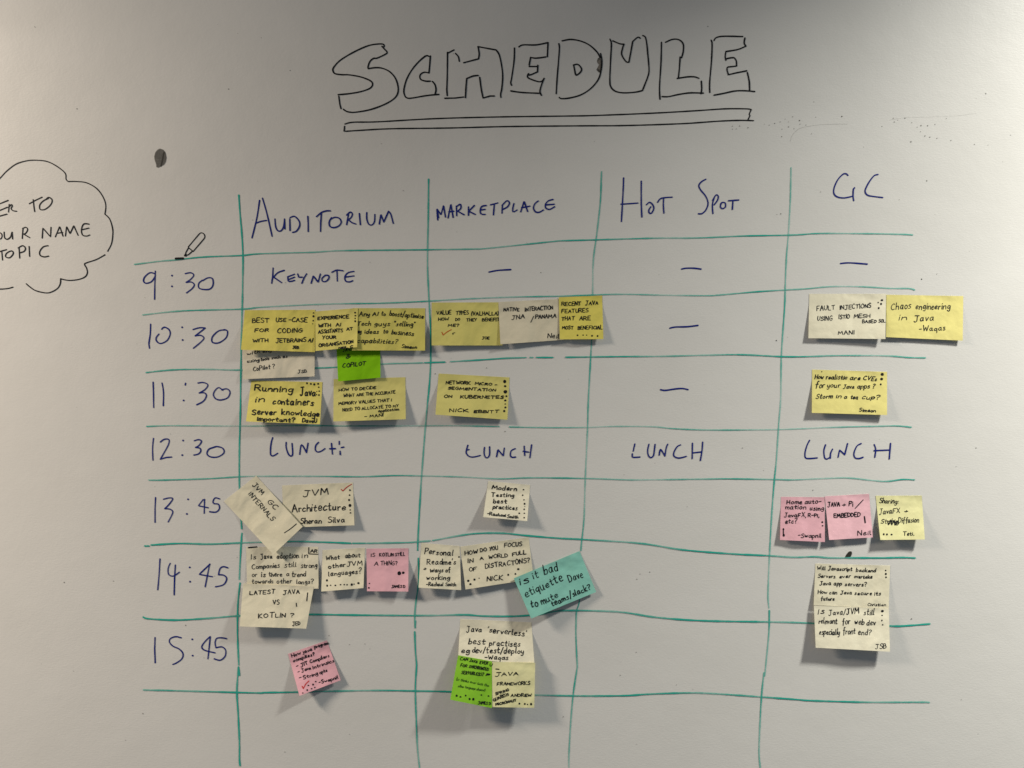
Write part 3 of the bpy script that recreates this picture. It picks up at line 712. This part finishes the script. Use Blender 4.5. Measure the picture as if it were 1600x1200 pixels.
Note(Z18, [(125, 100), (544, 104), (547, 535), (115, 515)], (.4, .4, 8, 6), 'pink',
     'pink note reading HOME AUTOMATION, left of another pink note').text([
    ("Home", 182, 167, 325, 167, 44), ("auto-", 355, 167, 510, 164, 48), ("mation", 168, 217, 365, 218, 50), ("using", 405, 229, 538, 229, 50), ("JavaFX,", 158, 292, 362, 293, 44), ("R-Pi,", 385, 294, 490, 294, 36), ("etc?", 168, 354, 275, 354, 48)], 1.6).text(
    [("-Swapnil", 290, 490, 512, 493, 50)], 1.5, name='signature').line('pen_stroke', "148,412 148,468", 1.6).dots([(148, 412, 8), (150, 470, 11), (521, 343, 7), (525, 377, 8)])
Note(Z18, [(546, 95), (972, 72), (1008, 490), (588, 515)], (.6, .6, 6, 9.5), 'pink',
     'pink note reading EMBEDDED, right of another pink note').text([
    ("JAVA", 575, 195, 690, 190, 48), ("+", 715, 193, 745, 192, 44), ("Pi", 780, 188, 818, 188, 54), ("/", 842, 205, 893, 205, 82), ("EMBEDDED", 635, 300, 885, 288, 46)], 1.75).text(
    [("Neil", 862, 472, 990, 464, 48)], 1.5, name='signature').line('pen_stroke', "927,290 935,348", 2.0)
Note(Z18, [(1035, 90), (1478, 88), (1508, 510), (1080, 515)], (.4, .4, 11, 11.5), 'lemon',
     'pale lemon note reading SHARING, right end of the 13:45 row').text([
    ("Sharing:", 1070, 157, 1250, 165, 52), ("JavaFX", 1070, 267, 1265, 250, 52), ("+", 1310, 252, 1345, 252, 42), ("Stable", 1085, 357, 1250, 357, 46), ("Diffusion", 1255, 352, 1450, 342, 56)], 1.4, slant=.15).text(
    [("Teti.", 1300, 471, 1405, 469, 40)], 1.4, name='signature').line('pen_stroke', "~1150,330 1160,370 1180,320 1190,372 1210,325 1222,375 1238,330 1258,350 1240,372 1225,340", 1.3).dots([(1113, 458, 9), (1143, 462, 7), (1187, 462, 9)])
Z21 = (370, 840, 5.517)
Note(Z21, [(80, 80), (702, 80), (705, 440), (90, 440)], (.4, .4, 6, 2.5), 'cream',
     'cream note with AR boxed in its corner, reading ADOPTION IN COMPANIES').text([
    ("Is", 125, 188, 160, 186, 44), ("Java", 205, 188, 305, 176, 46), ("adoption", 345, 182, 530, 176, 52), ("in", 560, 172, 607, 172, 52), ("Companies", 130, 270, 365, 257, 46), ("still", 410, 256, 510, 251, 48),
    ("strong", 555, 262, 692, 257, 48), ("or", 130, 338, 172, 338, 46), ("is", 210, 336, 245, 336, 46), ("there", 275, 336, 390, 332, 44), ("a", 428, 330, 452, 329, 40), ("trend", 475, 337, 595, 333, 48),
    ("towards", 130, 396, 310, 393, 42), ("other", 345, 393, 475, 391, 42), ("langs?", 515, 398, 655, 396, 42)], 1.35).line('pen_stroke', "100,86 172,80", 1.9).line('corner_box', "620,85 620,140 700,143", 1.3).text(
    [("AR", 635, 128, 690, 126, 30)], 1.5, name='initials')
Note(Z21, [(740, 108), (1105, 88), (1092, 435), (728, 465)], (.4, .4, 10, 12), 'cream',
     'small cream note reading LANGUAGES with a row of dots along its foot').text([
    ("What", 770, 195, 885, 186, 44), ("about", 935, 176, 1065, 166, 46), ("other", 790, 266, 935, 248, 46), ("JVM", 950, 247, 1080, 236, 44), ("languages?", 790, 332, 1070, 308, 48)], 1.5, slant=.1).dots(
    [(775, 368, 7), (778, 412, 6), (808, 410, 6), (848, 412, 8), (893, 405, 7), (925, 405, 6), (950, 405, 6), (990, 403, 10), (1010, 400, 5), (1047, 393, 9)])
Note(Z21, [(1118, 95), (1480, 92), (1478, 465), (1122, 462)], (.4, .4, 11, 9), 'pink',
     'square pink note reading STILL A THING, in the 14:45 row').text([
    ("IS", 1158, 163, 1190, 162, 34), ("KOTLIN", 1230, 161, 1350, 160, 34), ("STILL", 1365, 158, 1450, 154, 34), ("A", 1185, 242, 1215, 242, 36), ("THING?", 1240, 238, 1380, 236, 40)], 1.2).text(
    [("JAMES D", 1335, 431, 1450, 430, 28)], 1.3, name='signature').dots([(1398, 305, 13), (1433, 303, 12), (1142, 395, 6), (1137, 432, 8)])
Note(Z21, [(55, 395), (665, 420), (598, 785), (25, 765)], (4.2, 6.2, 16, 14.5), 'cream',
     'cream note reading LATEST VS, stuck over the foot of the boxed AR note', start=.1).text([
    ("LATEST", 112, 492, 325, 482, 40), ("JAVA", 400, 490, 540, 482, 44), ("VS", 312, 577, 365, 573, 44), ("KOTLIN", 185, 692, 415, 686, 44), ("?", 460, 685, 485, 685, 44)], 1.6).text(
    [("JED", 480, 757, 545, 752, 38)], 1.4, name='signature').line('pen_stroke', "610,475 603,545|512,565 515,593", 1.5)
Z25 = (640, 830, 5.161)
Note(Z25, [(95, 95), (403, 120), (416, 475), (72, 455)], (.4, .4, 10, 12), 'cream',
     'narrow cream note reading PERSONAL and WORKING in the second column').text([
    ("Personal", 122, 182, 350, 197, 52), ("Readme's", 140, 267, 370, 267, 50), ("+", 112, 315, 135, 313, 30), ("Ways", 165, 332, 270, 328, 34), ("of", 290, 330, 330, 327, 36), ("working", 135, 391, 325, 392, 42)], 1.6).text(
    [("-Rachael", 135, 441, 270, 442, 32), ("Smith", 290, 442, 372, 442, 32)], 1.4, name='signature').dots([(397, 207, 6)])
Note(Z25, [(408, 125), (960, 48), (1000, 385), (451, 470)], (.4, .4, 3.5, 10), 'cream',
     'tilted cream note reading HOW DO YOU FOCUS, tucked under a teal note').text([
    ("HOW", 447, 192, 548, 180, 38), ("DO", 570, 166, 620, 160, 32), ("YOU", 645, 157, 712, 147, 38), ("FOCUS", 765, 129, 905, 119, 36), ("IN", 472, 256, 515, 250, 34), ("A", 568, 231, 595, 228, 32),
    ("WORLD", 640, 221, 790, 206, 36), ("FULL", 830, 199, 938, 182, 34), ("OF", 482, 326, 540, 317, 36), ("DISTRACTONS?", 612, 299, 970, 252, 42)], 1.55).text(
    [("NICK", 625, 403, 750, 392, 42)], 1.7, name='signature').dots([(473, 398, 9), (490, 425, 7), (521, 390, 9), (560, 378, 5), (795, 350, 8), (852, 345, 7), (876, 307, 10)])
Note(Z25, [(840, 380), (1370, 160), (1505, 490), (980, 705)], (9, .5, 5, 17), 'teal',
     'teal note stuck at a tilt, the only blue-green note', start=.12).text([
    ("is", 893, 435, 957, 410, 70), ("it", 1000, 387, 1042, 370, 70), ("bad", 1088, 347, 1195, 317, 78), ("etiquette", 938, 532, 1240, 398, 74), ("to", 982, 617, 1040, 598, 70),
    ("mute", 1068, 590, 1200, 528, 62), ("teams/slack?", 1150, 607, 1460, 466, 52)], 1.75).text([("Dave", 1290, 412, 1400, 370, 66)], 1.7, name='signature')
Z28 = (430, 980, 9.23)
Note(Z28, [(185, 385), (745, 190), (945, 765), (350, 990)], (.4, .4, 6, 16), 'pink',
     'tilted pink note with a red tick, alone in the lowest row of the first column').text([
    ("How", 240, 432, 365, 388, 50), ("java", 400, 385, 535, 335, 54), ("program", 570, 305, 770, 245, 54), ("compiles?", 262, 503, 570, 405, 52), ("-", 310, 580, 335, 570, 50), ("JIT", 372, 572, 470, 532, 49), ("Compilers", 505, 517, 780, 428, 52),
    ("-", 330, 660, 355, 650, 50), ("Java", 385, 650, 515, 602, 49), ("Intrinsics", 548, 602, 850, 497, 50), ("-", 350, 752, 378, 742, 50), ("String", 408, 752, 615, 685, 54), ("opts", 645, 677, 750, 637, 50)], 1.48).text(
    [("-Swapnil", 635, 822, 910, 738, 50)], 1.44, name='signature').line('check_mark', "388,850 405,885|~405,885 440,820 485,775", 1.6, 'red').dots(
    [(478, 838, 10), (545, 825, 11), (583, 783, 11), (460, 908, 12), (525, 885, 11), (570, 868, 11), (397, 950, 10)])
Z29 = (690, 950, 6.667)
Note(Z29, [(195, 115), (935, 150), (968, 592), (172, 525)], (.4, .4, 12, 13), 'cream',
     'wide cream note reading BEST PRACTISES, above a green and a cream note').text([
    ("Java", 260, 247, 415, 248, 62), ("'serverless'", 475, 252, 880, 292, 66), ("best", 280, 372, 450, 377, 68), ("practises", 498, 387, 815, 400, 68), ("eg", 205, 468, 285, 466, 64), ("dev/test/deploy", 318, 464, 850, 474, 64)], 1.7, slant=.08).text(
    [("-Waqas", 450, 533, 690, 540, 50)], 1.7, name='signature')
g30 = Note(Z29, [(172, 492), (524, 555), (524, 1043), (90, 955)], (13.2, 13.2, 22, 29), 'green',
     'lime green note hanging from a cream note, covered in small writing', start=0, power=1.15, wave=.2)
g30.text([("CAN", 190, 541, 270, 549, 34), ("JAVA", 290, 556, 370, 573, 34), ("EVER", 395, 580, 480, 588, 32), ("U", 500, 602, 522, 604, 29), ("FOR", 195, 611, 265, 617, 34), ("SYNCHRONOUS", 285, 622, 485, 652, 35),
    ("SERVERLESS?", 205, 684, 435, 707, 37), ("@", 450, 708, 500, 703, 27)], 1.27, slant=.12).text([
    ("(is thinks over luck the", 150, 752, 490, 818, 29), ("other language choice!)", 170, 822, 450, 868, 29)], .85, 'greenpen', 'small_handwriting', slant=.15).text(
    [("JAMES D", 380, 1000, 512, 1008, 35)], 1.27, name='signature').dots([(155, 913, 9), (195, 925, 8), (250, 910, 8), (290, 948, 9), (328, 950, 10), (413, 907, 7), (488, 915, 8)])
Note(Z29, [(526, 560), (975, 570), (965, 1040), (526, 1032)], (13.4, 13.0, 19, 21), 'lemon',
     'pale cream note reading FRAMEWORKS, beside the lime green note', start=0, power=1.15, wave=.2).text([
    ("JAVA", 560, 712, 800, 697, 43), ("FRAMEWORKS", 578, 806, 920, 797, 37), ("SPRING", 565, 907, 700, 864, 30), ("QUARKUS", 543, 972, 700, 908, 34), ("MICRONAUT", 565, 1017, 780, 970, 29)], 1.47).text(
    [("ANDREW", 722, 923, 935, 923, 35)], 1.47, name='signature').line('pen_stroke', "565,635 598,638", 1.5).dots([(810, 997, 9), (865, 1000, 7), (893, 1003, 7), (932, 1003, 10)])
Z32 = (1250, 860, 6.318)
Note(Z32, [(152, 130), (890, 150), (875, 575), (135, 540)], (.4, .4, 5.2, 5.2), 'cream',
     'cream note reading BACKEND SERVERS, upper of the two joined in the GC column').text([
    ("Will", 172, 192, 250, 191, 39), ("Javascript", 280, 193, 515, 201, 39), ("backend", 555, 209, 748, 214, 39), ("Servers", 178, 266, 345, 271, 39), ("ever", 390, 271, 500, 270, 40), ("overtake", 535, 273, 712, 278, 40),
    ("Java", 195, 341, 305, 341, 39), ("app", 335, 343, 412, 343, 40), ("servers?", 445, 348, 655, 356, 42), ("How", 178, 426, 265, 426, 39), ("can", 290, 429, 365, 429, 40), ("Java", 400, 433, 510, 433, 40),
    ("secure", 540, 436, 710, 441, 40), ("its", 735, 443, 797, 441, 40), ("future", 208, 491, 340, 493, 42)], 1.47).text([("Christian", 670, 546, 845, 548, 29)], 1.20, name='signature').dots([(845, 197, 8), (847, 230, 8), (848, 265, 7)])
Note(Z32, [(137, 545), (876, 572), (888, 1000), (155, 960)], (6.5, 6.5, 15, 15), 'cream',
     'cream note reading ESPECIALLY FRONT END, lower of the two joined in the GC column', start=.02, power=1.25).text([
    ("Is", 180, 627, 235, 620, 56), ("Java/JVM", 285, 637, 580, 623, 58), ("still", 630, 637, 730, 637, 62), ("relevant", 188, 722, 365, 722, 62), ("for", 420, 727, 495, 722, 66), ("web", 540, 730, 630, 730, 60), ("dev", 660, 737, 745, 737, 60),
    ("especially", 192, 827, 390, 832, 64), ("front", 425, 827, 545, 824, 64), ("end?", 575, 832, 700, 834, 60)], 1.5, slant=.1).text([("JSB", 745, 970, 850, 967, 56)], 1.4, name='signature').dots(
    [(812, 600, 14), (810, 640, 6), (808, 690, 8), (815, 735, 8)])
